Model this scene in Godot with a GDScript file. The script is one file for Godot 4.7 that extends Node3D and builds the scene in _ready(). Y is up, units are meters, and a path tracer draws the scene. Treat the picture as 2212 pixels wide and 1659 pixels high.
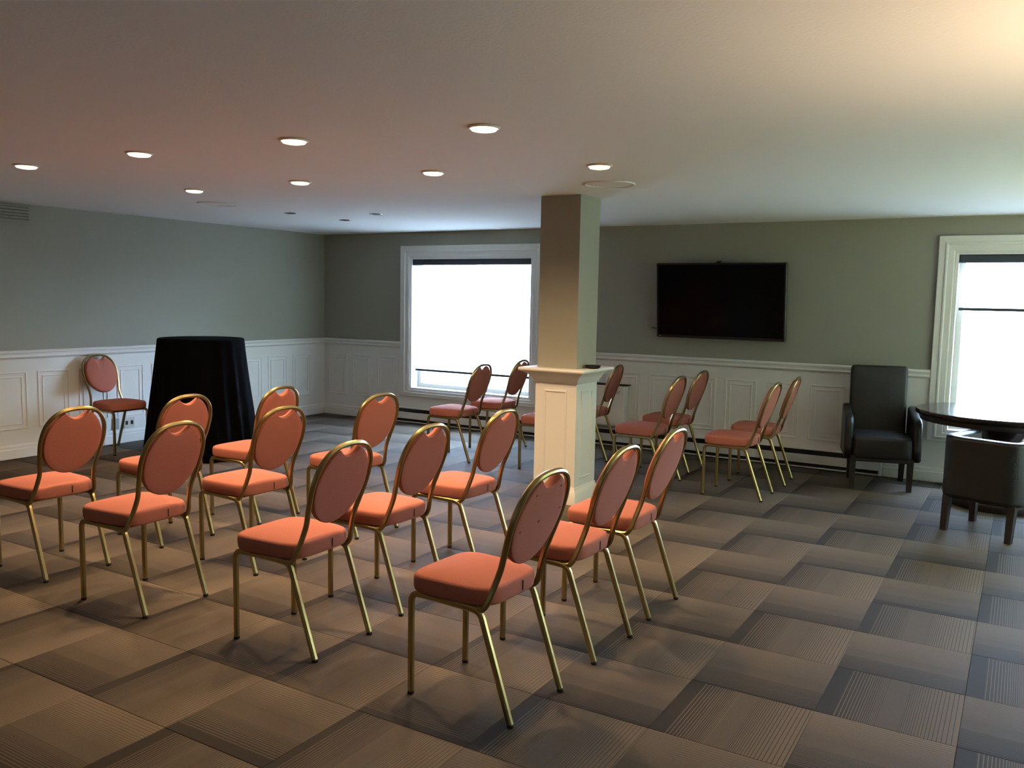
extends Node3D
# A function room: rows of banquet chairs on carpet tiles, a boxed pillar, a wall television,
# two windows with roller blinds, a draped cocktail table and a round table with armchairs.

const CEIL := 2.44
const ROOM_X := 10.4
const ROOM_Z := 10.6
const RAIL := 1.045
var M := {}
var used_names := {}

# ------------------------------------------------------------------ mesh builder
class MB:
	var v := PackedVector3Array()
	var n := PackedVector3Array()
	var uv := PackedVector2Array()
	var ix := PackedInt32Array()

	func tri(a: int, b: int, c: int) -> void:
		ix.append(a); ix.append(c); ix.append(b)

	func put(p: Vector3, nn: Vector3, t := Vector2.ZERO) -> int:
		v.append(p); n.append(nn); uv.append(t)
		return v.size() - 1

	# closed rings joined to a skin; sharp = edges between the strips stay crisp
	func loft(rings: Array, sharp := false, cap_a := true, cap_b := true) -> void:
		var m: int = rings.size()
		var k: int = rings[0].size()
		var mid := Vector3.ZERO
		for r in rings:
			for p in r: mid += p
		mid /= float(m * k)
		var ca := Vector3.ZERO
		var cb := Vector3.ZERO
		for p in rings[0]: ca += p
		for p in rings[m - 1]: cb += p
		ca /= float(k); cb /= float(k)
		var vol := 0.0
		for i in m - 1:
			for j in k:
				var a: Vector3 = rings[i][j] - mid
				var b: Vector3 = rings[i][(j + 1) % k] - mid
				var c: Vector3 = rings[i + 1][(j + 1) % k] - mid
				var d: Vector3 = rings[i + 1][j] - mid
				vol += a.dot(b.cross(c)) + a.dot(c.cross(d))
		for j in k:
			vol += (ca - mid).dot((rings[0][(j + 1) % k] - mid).cross(rings[0][j] - mid))
			vol += (cb - mid).dot((rings[m - 1][j] - mid).cross(rings[m - 1][(j + 1) % k] - mid))
		var flip := vol < 0.0
		if sharp:
			for j in k:
				_strip(rings, j, (j + 1) % k, flip)
		else:
			_skin(rings, flip)
		if cap_a: _cap(rings[0], ca, not flip)
		if cap_b: _cap(rings[m - 1], cb, flip)

	func _skin(rings: Array, flip: bool) -> void:
		var m: int = rings.size()
		var k: int = rings[0].size()
		var base := v.size()
		var nn := PackedVector3Array()
		nn.resize(m * k)
		for i in m - 1:
			for j in k:
				var j2 := (j + 1) % k
				var a: Vector3 = rings[i][j]
				var b: Vector3 = rings[i][j2]
				var c: Vector3 = rings[i + 1][j2]
				var d: Vector3 = rings[i + 1][j]
				var f := (c - a).cross(d - b)
				if flip: f = -f
				nn[i * k + j] += f; nn[i * k + j2] += f; nn[(i + 1) * k + j2] += f; nn[(i + 1) * k + j] += f
		for i in m:
			for j in k:
				put(rings[i][j], nn[i * k + j].normalized(), Vector2(float(j) / k, float(i) / max(1, m - 1)))
		for i in m - 1:
			for j in k:
				var j2 := (j + 1) % k
				_quad(base + i * k + j, base + i * k + j2, base + (i + 1) * k + j2, base + (i + 1) * k + j, flip)

	func _strip(rings: Array, j: int, j2: int, flip: bool) -> void:
		var m: int = rings.size()
		var base := v.size()
		var nn := PackedVector3Array()
		nn.resize(m)
		var soft := m > 5
		if soft:
			for i in m - 1:
				var f: Vector3 = (rings[i + 1][j2] - rings[i][j]).cross(rings[i + 1][j] - rings[i][j2])
				if flip: f = -f
				nn[i] += f.normalized(); nn[i + 1] += f.normalized()
			for i in m:
				put(rings[i][j], nn[i].normalized(), Vector2(0, i * 0.1))
				put(rings[i][j2], nn[i].normalized(), Vector2(1, i * 0.1))
			for i in m - 1:
				_quad(base + i * 2, base + i * 2 + 1, base + i * 2 + 3, base + i * 2 + 2, flip)
		else:
			for i in m - 1:
				flat(rings[i][j], rings[i][j2], rings[i + 1][j2], rings[i + 1][j], flip)

	func flat(a: Vector3, b: Vector3, c: Vector3, d: Vector3, flip := false, u0 := Vector2.ZERO, u1 := Vector2(1, 0), u2 := Vector2(1, 1), u3 := Vector2(0, 1)) -> void:
		var f := (c - a).cross(d - b)
		if f.length_squared() < 1e-16: return
		f = f.normalized()
		if flip: f = -f
		var s := v.size()
		put(a, f, u0); put(b, f, u1); put(c, f, u2); put(d, f, u3)
		_quad(s, s + 1, s + 2, s + 3, flip)

	func _quad(a: int, b: int, c: int, d: int, flip: bool) -> void:
		if flip:
			tri(a, c, b); tri(a, d, c)
		else:
			tri(a, b, c); tri(a, c, d)

	func _cap(r, c: Vector3, keep: bool) -> void:
		var k: int = r.size()
		var f := Vector3.ZERO
		for j in k:
			f += (r[j] - c).cross(r[(j + 1) % k] - c)
		if f.length_squared() < 1e-18: return
		f = f.normalized()
		if keep: f = -f
		var s := v.size()
		put(c, f, Vector2(0.5, 0.5))
		for j in k: put(r[j], f)
		for j in k:
			if keep: tri(s, s + 1 + (j + 1) % k, s + 1 + j)
			else: tri(s, s + 1 + j, s + 1 + (j + 1) % k)

	# box with bevelled top and bottom edges (and upright edges with round = true)
	func box(c: Vector3, s: Vector3, b := 0.003, xf := Transform3D.IDENTITY, rounded := false) -> void:
		var h := s * 0.5
		b = minf(b, minf(h.x, minf(h.y, h.z)) * 0.9)
		var rings := []
		var levels := [[-h.y, b], [-h.y + b, 0.0], [h.y - b, 0.0], [h.y, b]] if b > 0.0 else [[-h.y, 0.0], [h.y, 0.0]]
		for l in levels:
			var r := PackedVector3Array()
			var x: float = h.x - l[1]
			var z: float = h.z - l[1]
			var pts := []
			if rounded:
				pts = [[-x + b, -z], [x - b, -z], [x, -z + b], [x, z - b], [x - b, z], [-x + b, z], [-x, z - b], [-x, -z + b]]
			else:
				pts = [[-x, -z], [x, -z], [x, z], [-x, z]]
			for p in pts: r.append(xf * (c + Vector3(p[0], l[0], p[1])))
			rings.append(r)
		loft(rings, true)

	# profile of (radius, height) turned round the y axis at c
	func lathe(c: Vector3, prof: Array, seg := 32, sharp_rows := false) -> void:
		var rings := []
		for p in prof:
			var r := PackedVector3Array()
			for j in seg:
				var a := TAU * j / seg
				r.append(c + Vector3(p.x * cos(a), p.y, p.x * sin(a)))
			rings.append(r)
		if sharp_rows:
			for i in rings.size() - 1:
				var pair := [rings[i], rings[i + 1]]
				_skin(pair, _outflip(rings, i, c))
			_cap(rings[0], c + Vector3(0, prof[0].y, 0), _capkeep(rings[0], c + Vector3(0, prof[0].y, 0), prof[0].y > prof[prof.size() - 1].y))
			_cap(rings[rings.size() - 1], c + Vector3(0, prof[prof.size() - 1].y, 0), _capkeep(rings[rings.size() - 1], c + Vector3(0, prof[prof.size() - 1].y, 0), prof[prof.size() - 1].y > prof[0].y))
		else:
			loft(rings, false)

	func _outflip(rings: Array, i: int, _c: Vector3) -> bool:
		# rings run anticlockwise seen from below; walking up gives one sense, down the other: use the volume of the whole
		var vol := 0.0
		var mid: Vector3 = rings[0][0] * 0.0
		for r in rings: mid += (r[0] + r[r.size() / 2]) * 0.5
		mid /= float(rings.size())
		for q in rings.size() - 1:
			var k: int = rings[q].size()
			for j in k:
				var a: Vector3 = rings[q][j] - mid
				var b: Vector3 = rings[q][(j + 1) % k] - mid
				var cc: Vector3 = rings[q + 1][(j + 1) % k] - mid
				var d: Vector3 = rings[q + 1][j] - mid
				vol += a.dot(b.cross(cc)) + a.dot(cc.cross(d))
		return vol < 0.0

	func _capkeep(r, c: Vector3, up: bool) -> bool:
		var f := Vector3.ZERO
		for j in r.size(): f += (r[j] - c).cross(r[(j + 1) % r.size()] - c)
		return (f.y > 0.0) != up

	# a section swept along a path; ref = first sideways direction
	func sweep(path: Array, sec: Array, ref: Vector3, sharp := true, closed := false) -> void:
		var rings := []
		var m := path.size()
		var side := ref
		for i in m:
			var t: Vector3
			if i == 0: t = path[1] - path[0]
			elif i == m - 1: t = path[m - 1] - path[m - 2]
			else: t = (path[i + 1] - path[i]).normalized() + (path[i] - path[i - 1]).normalized()
			t = t.normalized()
			side = (side - t * side.dot(t)).normalized()
			var up := t.cross(side)
			var r := PackedVector3Array()
			for s in sec: r.append(path[i] + side * s.x + up * s.y)
			rings.append(r)
		if closed: rings.append(rings[0])
		loft(rings, sharp, not closed, not closed)

	func mesh() -> ArrayMesh:
		var a := []
		a.resize(Mesh.ARRAY_MAX)
		a[Mesh.ARRAY_VERTEX] = v
		a[Mesh.ARRAY_NORMAL] = n
		a[Mesh.ARRAY_TEX_UV] = uv
		a[Mesh.ARRAY_INDEX] = ix
		var m := ArrayMesh.new()
		m.add_surface_from_arrays(Mesh.PRIMITIVE_TRIANGLES, a)
		return m

# ------------------------------------------------------------------ node helpers
func numbered(called: String) -> String:
	used_names[called] = used_names.get(called, -1) + 1
	return called if used_names[called] == 0 else "%s_%03d" % [called, used_names[called]]

func tag(o: Node, label: String, category: String, group := "", kind := "") -> Node:
	if label: o.set_meta("label", label)
	if category: o.set_meta("category", category)
	if group: o.set_meta("group", group)
	if kind: o.set_meta("kind", kind)
	return o

func thing(called: String, label: String, category: String, at := Vector3.ZERO, turn := 0.0, group := "") -> Node3D:
	var o := Node3D.new()
	o.name = numbered(called)
	add_child(o)
	o.position = at
	o.rotation.y = turn
	tag(o, label, category, group)
	return o

func struct(called: String) -> Node3D:
	var o := Node3D.new()
	o.name = called
	add_child(o)
	o.set_meta("kind", "structure")
	return o

func part(called: String, mb, m: Material, parent: Node, at := Vector3.ZERO) -> MeshInstance3D:
	var o := MeshInstance3D.new()
	o.name = called
	o.mesh = mb.mesh() if mb is MB else mb
	o.material_override = m
	o.cast_shadow = GeometryInstance3D.SHADOW_CASTING_SETTING_ON
	o.position = at
	parent.add_child(o, true)
	return o

func mbox(c: Vector3, s: Vector3, b := 0.003, rounded := false, xf := Transform3D.IDENTITY) -> MB:
	var m := MB.new()
	m.box(c, s, b, xf, rounded)
	return m

func mlathe(prof: Array, seg := 32, c := Vector3.ZERO) -> MB:
	var m := MB.new()
	m.lathe(c, prof, seg)
	return m

func section(w: float, h: float, b: float) -> Array:
	var x := w * 0.5
	var y := h * 0.5
	return [Vector2(-x + b, -y), Vector2(x - b, -y), Vector2(x, -y + b), Vector2(x, y - b), Vector2(x - b, y), Vector2(-x + b, y), Vector2(-x, y - b), Vector2(-x, -y + b)]

func round_section(r: float, k := 10) -> Array:
	var a := []
	for i in k: a.append(Vector2(r * cos(TAU * i / k), r * sin(TAU * i / k)))
	return a

func fillet(pts: Array, radius: float, steps := 6) -> Array:
	var out := [pts[0]]
	for i in range(1, pts.size() - 1):
		var a: Vector3 = (pts[i - 1] - pts[i])
		var b: Vector3 = (pts[i + 1] - pts[i])
		var d := minf(radius, minf(a.length(), b.length()) * 0.49)
		var p0: Vector3 = pts[i] + a.normalized() * d
		var p2: Vector3 = pts[i] + b.normalized() * d
		for k in steps + 1:
			var t := float(k) / steps
			out.append(p0.lerp(pts[i], t).lerp((pts[i] as Vector3).lerp(p2, t), t))
	out.append(pts[pts.size() - 1])
	return out

func smooth_path(pts: Array, steps := 4) -> Array:
	var out := []
	for i in pts.size() - 1:
		var p0: Vector3 = pts[max(0, i - 1)]
		var p1: Vector3 = pts[i]
		var p2: Vector3 = pts[i + 1]
		var p3: Vector3 = pts[min(pts.size() - 1, i + 2)]
		for k in steps:
			out.append(p1.cubic_interpolate(p2, p0, p3, float(k) / steps))
	out.append(pts[pts.size() - 1])
	return out

# ------------------------------------------------------------------ materials
func mat(c: Color, rough := 0.8, metal := 0.0) -> StandardMaterial3D:
	var m := StandardMaterial3D.new()
	m.albedo_color = c
	m.roughness = rough
	m.metallic = metal
	return m

func noise_image(side: int, freq: float, rng_seed: int, octaves := 3) -> Image:
	var f := FastNoiseLite.new()
	f.seed = rng_seed
	f.frequency = freq
	f.fractal_octaves = octaves
	var im := f.get_seamless_image(side, side)
	im.convert(Image.FORMAT_RGBA8)
	return im

func relief(m: StandardMaterial3D, im: Image, depth: float, scale: float) -> void:
	var b := im.duplicate()
	b.bump_map_to_normal_map(depth)
	m.normal_enabled = true
	m.normal_texture = ImageTexture.create_from_image(b)
	m.normal_scale = 1.0
	m.uv1_triplanar = true
	m.uv1_world_triplanar = false
	m.uv1_scale = Vector3.ONE * scale

# colour = base colour mottled by noise between two close tones
func mottle(m: StandardMaterial3D, im: Image, lo: float) -> void:
	var side := im.get_width()
	var src := im.get_data()
	var data := PackedByteArray()
	data.resize(side * side * 4)
	for i in side * side:
		var t := int(255.0 * (lo + (1.0 - lo) * src[i * 4] / 255.0))
		data[i * 4] = t; data[i * 4 + 1] = t; data[i * 4 + 2] = t; data[i * 4 + 3] = 255
	m.albedo_texture = ImageTexture.create_from_image(Image.create_from_data(side, side, false, Image.FORMAT_RGBA8, data))

func make_materials() -> void:
	var fine := noise_image(256, 0.06, 3, 3)
	M.paint = mat(Color8(150, 148, 134), 0.85)
	relief(M.paint, fine, 0.6, 4.0)
	M.white = mat(Color8(219, 216, 209), 0.55)
	M.ceiling = mat(Color8(238, 236, 231), 0.9)
	relief(M.ceiling, fine, 0.35, 3.0)
	M.fabric = mat(Color8(182, 113, 97), 0.9)
	mottle(M.fabric, fine, 0.86)
	relief(M.fabric, fine, 2.0, 14.0)
	M.fabric.metallic_specular = 0.2
	M.brass = mat(Color8(166, 147, 100), 0.30, 1.0)
	M.rubber = mat(Color8(20, 19, 18), 0.7)
	M.board = mat(Color8(40, 36, 34), 0.9)
	M.cloth = mat(Color8(6, 6, 7), 0.95)
	M.cloth.metallic_specular = 0.12
	relief(M.cloth, fine, 1.0, 18.0)
	M.leather = mat(Color8(26, 23, 23), 0.42)
	relief(M.leather, fine, 1.5, 8.0)
	M.dark_wood = mat(Color8(28, 21, 20), 0.5)
	M.table_wood = mat(Color8(34, 25, 23), 0.16)
	M.tv_body = mat(Color8(14, 14, 15), 0.35)
	M.tv_screen = mat(Color8(9, 9, 11), 0.14)
	M.tv_screen.metallic_specular = 0.2
	M.blind_dark = mat(Color8(58, 64, 70), 0.7)
	M.blind_cloth = mat(Color8(235, 235, 230), 0.9)
	M.blind_cloth.transparency = BaseMaterial3D.TRANSPARENCY_ALPHA
	M.blind_cloth.albedo_color.a = 0.22
	M.blind_cloth.backlight_enabled = true
	M.blind_cloth.backlight = Color(0.8, 0.8, 0.78)
	M.blind_cloth.cull_mode = BaseMaterial3D.CULL_DISABLED
	M.glass = mat(Color(0.95, 0.98, 0.97, 0.06), 0.02)
	M.glass.transparency = BaseMaterial3D.TRANSPARENCY_ALPHA
	M.heater = mat(Color8(214, 212, 206), 0.45)
	M.slot = mat(Color8(26, 25, 25), 0.8)
	M.plate = mat(Color8(190, 188, 178), 0.5)
	M.grille = mat(Color8(150, 147, 138), 0.7)
	M.subfloor = mat(Color8(70, 68, 66), 1.0)
	M.chrome = mat(Color8(200, 200, 200), 0.2, 1.0)
	M.lens = mat(Color8(255, 240, 215), 0.5)
	M.lens.emission_enabled = true
	M.lens.emission = Color(1.0, 0.93, 0.78)
	M.lens.emission_energy_multiplier = 4.0
	M.lawn = mat(Color8(128, 132, 74), 1.0)
	M.added_deck = mat(Color8(168, 140, 104), 0.9)
	M.added_hedge = mat(Color8(126, 128, 100), 1.0)
	M.pavement = mat(Color8(98, 101, 106), 0.95)
	M.outer = mat(Color8(170, 165, 155), 0.9)

# carpet tile print: a band of plain dark yarn, dark ground with thin light lines, an even mix, light ground with thin dark lines
func carpet_material(k: int) -> StandardMaterial3D:
	var rng := RandomNumberGenerator.new()
	rng.seed = 100 + k
	var side := 512
	var dark := Vector3(48, 42, 36)
	var mid := Vector3(65, 58, 50)
	var light := Vector3(102, 90, 76)
	var a: float = [0.12, 0.03, 0.10, 0.05, 0.13, 0.075, 0.02, 0.11][k]
	var b: float = [0.42, 0.36, 0.45, 0.34, 0.44, 0.40, 0.33, 0.41][k]
	var c: float = [0.58, 0.55, 0.62, 0.52, 0.60, 0.57, 0.50, 0.59][k]
	var soft: float = [1.0, 0.55, 0.9, 0.45, 1.0, 0.7, 0.5, 0.85][k]
	var tone: float = [1.0, 0.96, 1.03, 0.94, 0.98, 1.04, 0.97, 1.0][k]
	var col := []
	var nx := a + 0.012
	var line_at := {}
	# thin light lines on dark ground, closing up
	var gap := 0.030
	while nx < b:
		var x0 := int(nx * side)
		for q in (4 if gap > 0.017 else 3): line_at[x0 + q] = 1
		nx += gap
		gap = maxf(gap * 0.93, 0.012)
	gap = 0.013
	nx = c
	while nx < 0.985:
		var x1 := int(nx * side)
		for q in 3: line_at[x1 + q] = -1
		nx += gap
		gap = minf(gap * 1.07, 0.034)
	for x in side:
		var t := float(x) / side
		var p: Vector3
		if t < a: p = dark
		elif t < b:
			var ground := dark.lerp(mid, 0.25 + 0.55 * (t - a) / (b - a))
			p = ground.lerp(light, 0.9 * soft) if line_at.get(x, 0) == 1 else ground
		elif t < c:
			p = mid.lerp(light, 0.42 + (0.16 if (x / 3) % 2 == 0 else -0.10))
		else:
			var ground2 := mid.lerp(light, 0.75 + 0.25 * (t - c) / (1.0 - c))
			p = ground2.lerp(dark, 0.8 * soft) if line_at.get(x, 0) == -1 else ground2
		col.append(p * tone)
	var data := PackedByteArray()
	data.resize(side * side * 4)
	var i := 0
	for y in side:
		for x in side:
			var p: Vector3 = col[x]
			var g := 0.90 + 0.20 * rng.randf()
			data[i] = int(clampf(p.x * g, 0, 255)); data[i + 1] = int(clampf(p.y * g, 0, 255)); data[i + 2] = int(clampf(p.z * g, 0, 255)); data[i + 3] = 255
			i += 4
	var m := mat(Color.WHITE, 0.72)
	var im := Image.create_from_data(side, side, false, Image.FORMAT_RGBA8, data)
	im.generate_mipmaps()
	m.albedo_texture = ImageTexture.create_from_image(im)
	m.metallic_specular = 0.2
	m.rim_enabled = true
	m.rim = 0.05
	return m

# ------------------------------------------------------------------ the room
func _ready() -> void:
	var cam := Camera3D.new()
	cam.name = "camera"
	cam.position = Vector3(8.27125, 1.63377, 8.76095)
	cam.rotation = Vector3(-0.1003162, 0.5396120, 0.0188285)
	cam.fov = rad_to_deg(2.0 * atan(829.5 / 1845.31))
	cam.near = 0.05
	cam.far = 300.0
	add_child(cam)
	cam.current = true

	var sky_mat := ProceduralSkyMaterial.new()
	sky_mat.sky_top_color = Color(0.74, 0.86, 1.0)
	sky_mat.sky_horizon_color = Color(0.78, 0.89, 1.0)
	sky_mat.sky_energy_multiplier = 5.6
	sky_mat.ground_bottom_color = Color(0.35, 0.36, 0.34)
	sky_mat.ground_horizon_color = Color(0.7, 0.75, 0.75)
	sky_mat.ground_energy_multiplier = 4.0
	sky_mat.sun_angle_max = 1.0
	var sky := Sky.new()
	sky.sky_material = sky_mat
	var env := Environment.new()
	env.background_mode = Environment.BG_SKY
	env.sky = sky
	env.tonemap_mode = Environment.TONE_MAPPER_LINEAR
	env.tonemap_exposure = 1.12
	env.sdfgi_enabled = true
	env.ssao_enabled = true
	env.ssil_enabled = true
	var we := WorldEnvironment.new()
	we.name = "environment"
	we.environment = env
	add_child(we)
	var sun := DirectionalLight3D.new()
	sun.name = "sun"
	sun.light_color = Color(1.0, 0.95, 0.86)
	sun.light_energy = 17.0
	sun.light_angular_distance = 0.6
	sun.shadow_enabled = true
	add_child(sun)
	sun.look_at_from_position(Vector3.ZERO, Vector3(0.20, -1.0, -0.80))

	make_materials()
	build_shell()
	build_floor()
	build_windows()
	build_pillar()
	build_ceiling_fittings()
	build_wall_fittings()
	build_banquet_chairs()
	build_cocktail_table()
	build_dining_corner()
	build_convector()
	build_floor_lamp()

# wall slab with rectangular openings, built of boxes; axis 0 = runs along x, 2 = runs along z
func wall_mesh(along: int, from: float, to: float, y0: float, y1: float, face: float, thick: float, holes: Array) -> MB:
	var m := MB.new()
	var cuts := [from, to]
	for h in holes:
		for e in [h[0], h[1]]:
			if e > from and e < to: cuts.append(e)
	cuts.sort()
	for i in cuts.size() - 1:
		var a: float = cuts[i]
		var b: float = cuts[i + 1]
		if b - a < 1e-4: continue
		var spans := [[y0, y1]]
		for h in holes:
			if h[0] < b - 1e-4 and h[1] > a + 1e-4:
				var rest := []
				for s in spans:
					if h[2] > s[0]: rest.append([s[0], minf(s[1], h[2])])
					if h[3] < s[1]: rest.append([maxf(s[0], h[3]), s[1]])
				spans = rest
		for s in spans:
			if s[1] - s[0] < 1e-4: continue
			var c := Vector3((a + b) * 0.5, (s[0] + s[1]) * 0.5, face + thick * 0.5)
			var size := Vector3(b - a, s[1] - s[0], absf(thick))
			if along == 2:
				c = Vector3(face + thick * 0.5, c.y, (a + b) * 0.5)
				size = Vector3(absf(thick), size.y, b - a)
			m.box(c, size, 0.0)
	return m

const WIN1 := [1.49, 3.28, 0.44, 2.12]
const WIN2 := [7.69, 9.48, 0.48, 2.12]
const WIN3 := [0.9, 3.9, 0.40, 2.12]

func frame_strip(m: MB, a: Vector3, b: Vector3, out: Vector3, prof: Array) -> void:
	# moulding of constant profile from a to b; prof = (up, out) pairs, up = across the strip
	var t := (b - a).normalized()
	var up := out.cross(t).normalized()
	var r0 := PackedVector3Array()
	var r1 := PackedVector3Array()
	for p in prof:
		r0.append(a + up * p.x + out * p.y)
		r1.append(b + up * p.x + out * p.y)
	m.loft([r0, r1], true)

# raised picture-frame moulding on a wall: rectangle in wall axes
func panel_ring(m: MB, o: Vector3, along: Vector3, out: Vector3, w: float, h: float, strip: float, proud: float) -> void:
	var up := Vector3.UP
	var secs := [Vector2(0, 0), Vector2(0, proud * 0.6), Vector2(strip * 0.3, proud), Vector2(strip * 0.75, proud), Vector2(strip, proud * 0.35), Vector2(strip, 0)]
	var corners := [[0, 0, 1, 1], [w, 0, -1, 1], [w, h, -1, -1], [0, h, 1, -1]]
	var rings := []
	for c in corners:
		var r := PackedVector3Array()
		for s in secs:
			r.append(o + along * (c[0] + c[2] * s.x) + up * (c[1] + c[3] * s.x) + out * s.y)
		rings.append(r)
	rings.append(rings[0])
	for j in secs.size():
		var j2 := (j + 1) % secs.size()
		for i in 4:
			var a: Vector3 = rings[i][j]
			var b: Vector3 = rings[i][j2]
			var c: Vector3 = rings[i + 1][j2]
			var d: Vector3 = rings[i + 1][j]
			var f := (c - a).cross(d - b)
			var mid := (a + b + c + d) * 0.25
			var core: Vector3 = (rings[i][0] + rings[i][5] + rings[i + 1][0] + rings[i + 1][5]) * 0.25 + out * proud * 0.3
			m.flat(a, b, c, d, f.dot(mid - core) < 0.0)

const RAIL_PROF := [Vector2(0, 0), Vector2(0, 0.022), Vector2(-0.012, 0.034), Vector2(-0.024, 0.034), Vector2(-0.030, 0.022), Vector2(-0.048, 0.020), Vector2(-0.062, 0.026), Vector2(-0.074, 0.018), Vector2(-0.082, 0.006), Vector2(-0.082, 0)]
const BASE_PROF := [Vector2(0, 0), Vector2(0, 0.018), Vector2(0.085, 0.018), Vector2(0.095, 0.011), Vector2(0.115, 0.011), Vector2(0.130, 0.004), Vector2(0.132, 0)]

func build_shell() -> void:
	var t := 0.22
	# back wall: plaster above, white wainscot below
	var back := struct("wall_back")
	part("plaster", wall_mesh(0, -t, ROOM_X + t, 0.0, CEIL + 0.2, 0.0, -t, [WIN1, WIN2]), M.paint, back)
	part("wainscot", wall_mesh(0, 0.0, ROOM_X, 0.0, RAIL - 0.02, 0.0, 0.010, [[WIN1[0], WIN1[1], WIN1[2], 3.0], [WIN2[0], WIN2[1], WIN2[2], 3.0]]), M.white, back)
	for s in [[0.0, 1.346], [3.424, 7.542], [9.63, ROOM_X]]:
		var m := MB.new()
		frame_strip(m, Vector3(s[0], RAIL, 0.008), Vector3(s[1], RAIL, 0.008), Vector3(0, 0, 1), RAIL_PROF)
		part("chair_rail", m, M.white, back)
	var x := 0.10
	while x < ROOM_X - 0.35:
		var blocked := (x + 0.33 > 1.34 and x < 3.44) or (x + 0.33 > 7.53 and x < 9.64)
		if not blocked:
			var m := MB.new()
			panel_ring(m, Vector3(x, 0.285, 0.010), Vector3.RIGHT, Vector3(0, 0, 1), 0.325, 0.555, 0.018, 0.006)
			panel_ring(m, Vector3(x + 0.045, 0.33, 0.010), Vector3.RIGHT, Vector3(0, 0, 1), 0.235, 0.465, 0.014, 0.005)
			part("panel_moulding", m, M.white, back)
		x += 0.425
	# left wall
	var left := struct("wall_left")
	part("plaster", wall_mesh(2, 0.0, ROOM_Z + t, 0.0, CEIL + 0.2, 0.0, -t, []), M.paint, left)
	part("wainscot", wall_mesh(2, 0.010, ROOM_Z, 0.0, RAIL - 0.02, 0.0, 0.010, []), M.white, left)
	var lm := MB.new()
	frame_strip(lm, Vector3(0.008, RAIL, ROOM_Z), Vector3(0.008, RAIL, 0.03), Vector3(1, 0, 0), RAIL_PROF)
	part("chair_rail", lm, M.white, left)
	var z := 1.138 - 2.0 * 0.425 - 0.0
	while z < ROOM_Z - 0.4:
		var m := MB.new()
		panel_ring(m, Vector3(0.010, 0.285, z), Vector3(0, 0, 1), Vector3(1, 0, 0), 0.325, 0.555, 0.018, 0.006)
		panel_ring(m, Vector3(0.010, 0.33, z + 0.045), Vector3(0, 0, 1), Vector3(1, 0, 0), 0.235, 0.465, 0.014, 0.005)
		part("panel_moulding", m, M.white, left)
		z += 0.425
	# right wall with a wide window, wall behind the camera
	var right := struct("wall_right")
	part("plaster", wall_mesh(2, 0.0, ROOM_Z + t, 0.0, CEIL + 0.2, ROOM_X, t, [WIN3]), M.paint, right)
	part("wainscot", wall_mesh(2, 0.010, ROOM_Z, 0.0, RAIL - 0.02, ROOM_X, -0.010, [[WIN3[0], WIN3[1], WIN3[2], 3.0]]), M.white, right)
	var front := struct("wall_front")
	part("plaster", wall_mesh(0, 0.0, ROOM_X, 0.0, CEIL + 0.2, ROOM_Z, t, []), M.paint, front)
	part("wainscot", wall_mesh(0, 0.010, ROOM_X - 0.010, 0.0, RAIL - 0.02, ROOM_Z, -0.010, []), M.white, front)
	# skirting
	var bb := struct("baseboard_back")
	for s in [[0.0, 1.20], [7.19, ROOM_X]]:
		var m := MB.new()
		frame_strip(m, Vector3(s[0], 0.008, 0.010), Vector3(s[1], 0.008, 0.010), Vector3(0, 0, 1), BASE_PROF)
		part("skirting", m, M.white, bb)
	var bl := struct("baseboard_left")
	var m2 := MB.new()
	frame_strip(m2, Vector3(0.010, 0.008, ROOM_Z), Vector3(0.010, 0.008, 0.03), Vector3(1, 0, 0), BASE_PROF)
	part("skirting", m2, M.white, bl)
	# ceiling slab and roof with eaves
	var c := struct("ceiling")
	part("plasterboard", mbox(Vector3(ROOM_X * 0.5, CEIL + 0.05, ROOM_Z * 0.5), Vector3(ROOM_X, 0.10, ROOM_Z), 0.0), M.ceiling, c)
	part("roof", mbox(Vector3(ROOM_X * 0.5, CEIL + 0.32, ROOM_Z * 0.5), Vector3(ROOM_X + 0.5, 0.24, ROOM_Z + 0.9), 0.0), M.outer, c)
	# ground outside
	var g := struct("ground_outside")
	part("pavement", mbox(Vector3(5.0, -0.35, -20.3), Vector3(60.0, 0.1, 40.0), 0.0), M.pavement, g)
	part("added_deck", mbox(Vector3(13.2, -0.32, 8.0), Vector3(5.0, 0.1, 5.0), 0.0), M.added_deck, g)  # added out of view: tan slab that bounces warm sunlight towards the ceiling
	part("added_hedge", mbox(Vector3(16.6, 3.2, 4.0), Vector3(2.0, 7.0, 34.0), 0.0), M.added_hedge, g)  # added out of view: tall green block keeping sky light off the floor
	part("lawn", mbox(Vector3(31.0, -0.36, 20.0), Vector3(40.0, 0.1, 40.0), 0.0), M.lawn, g)

# ------------------------------------------------------------------ carpet tiles
var tile_meshes := {}

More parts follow.
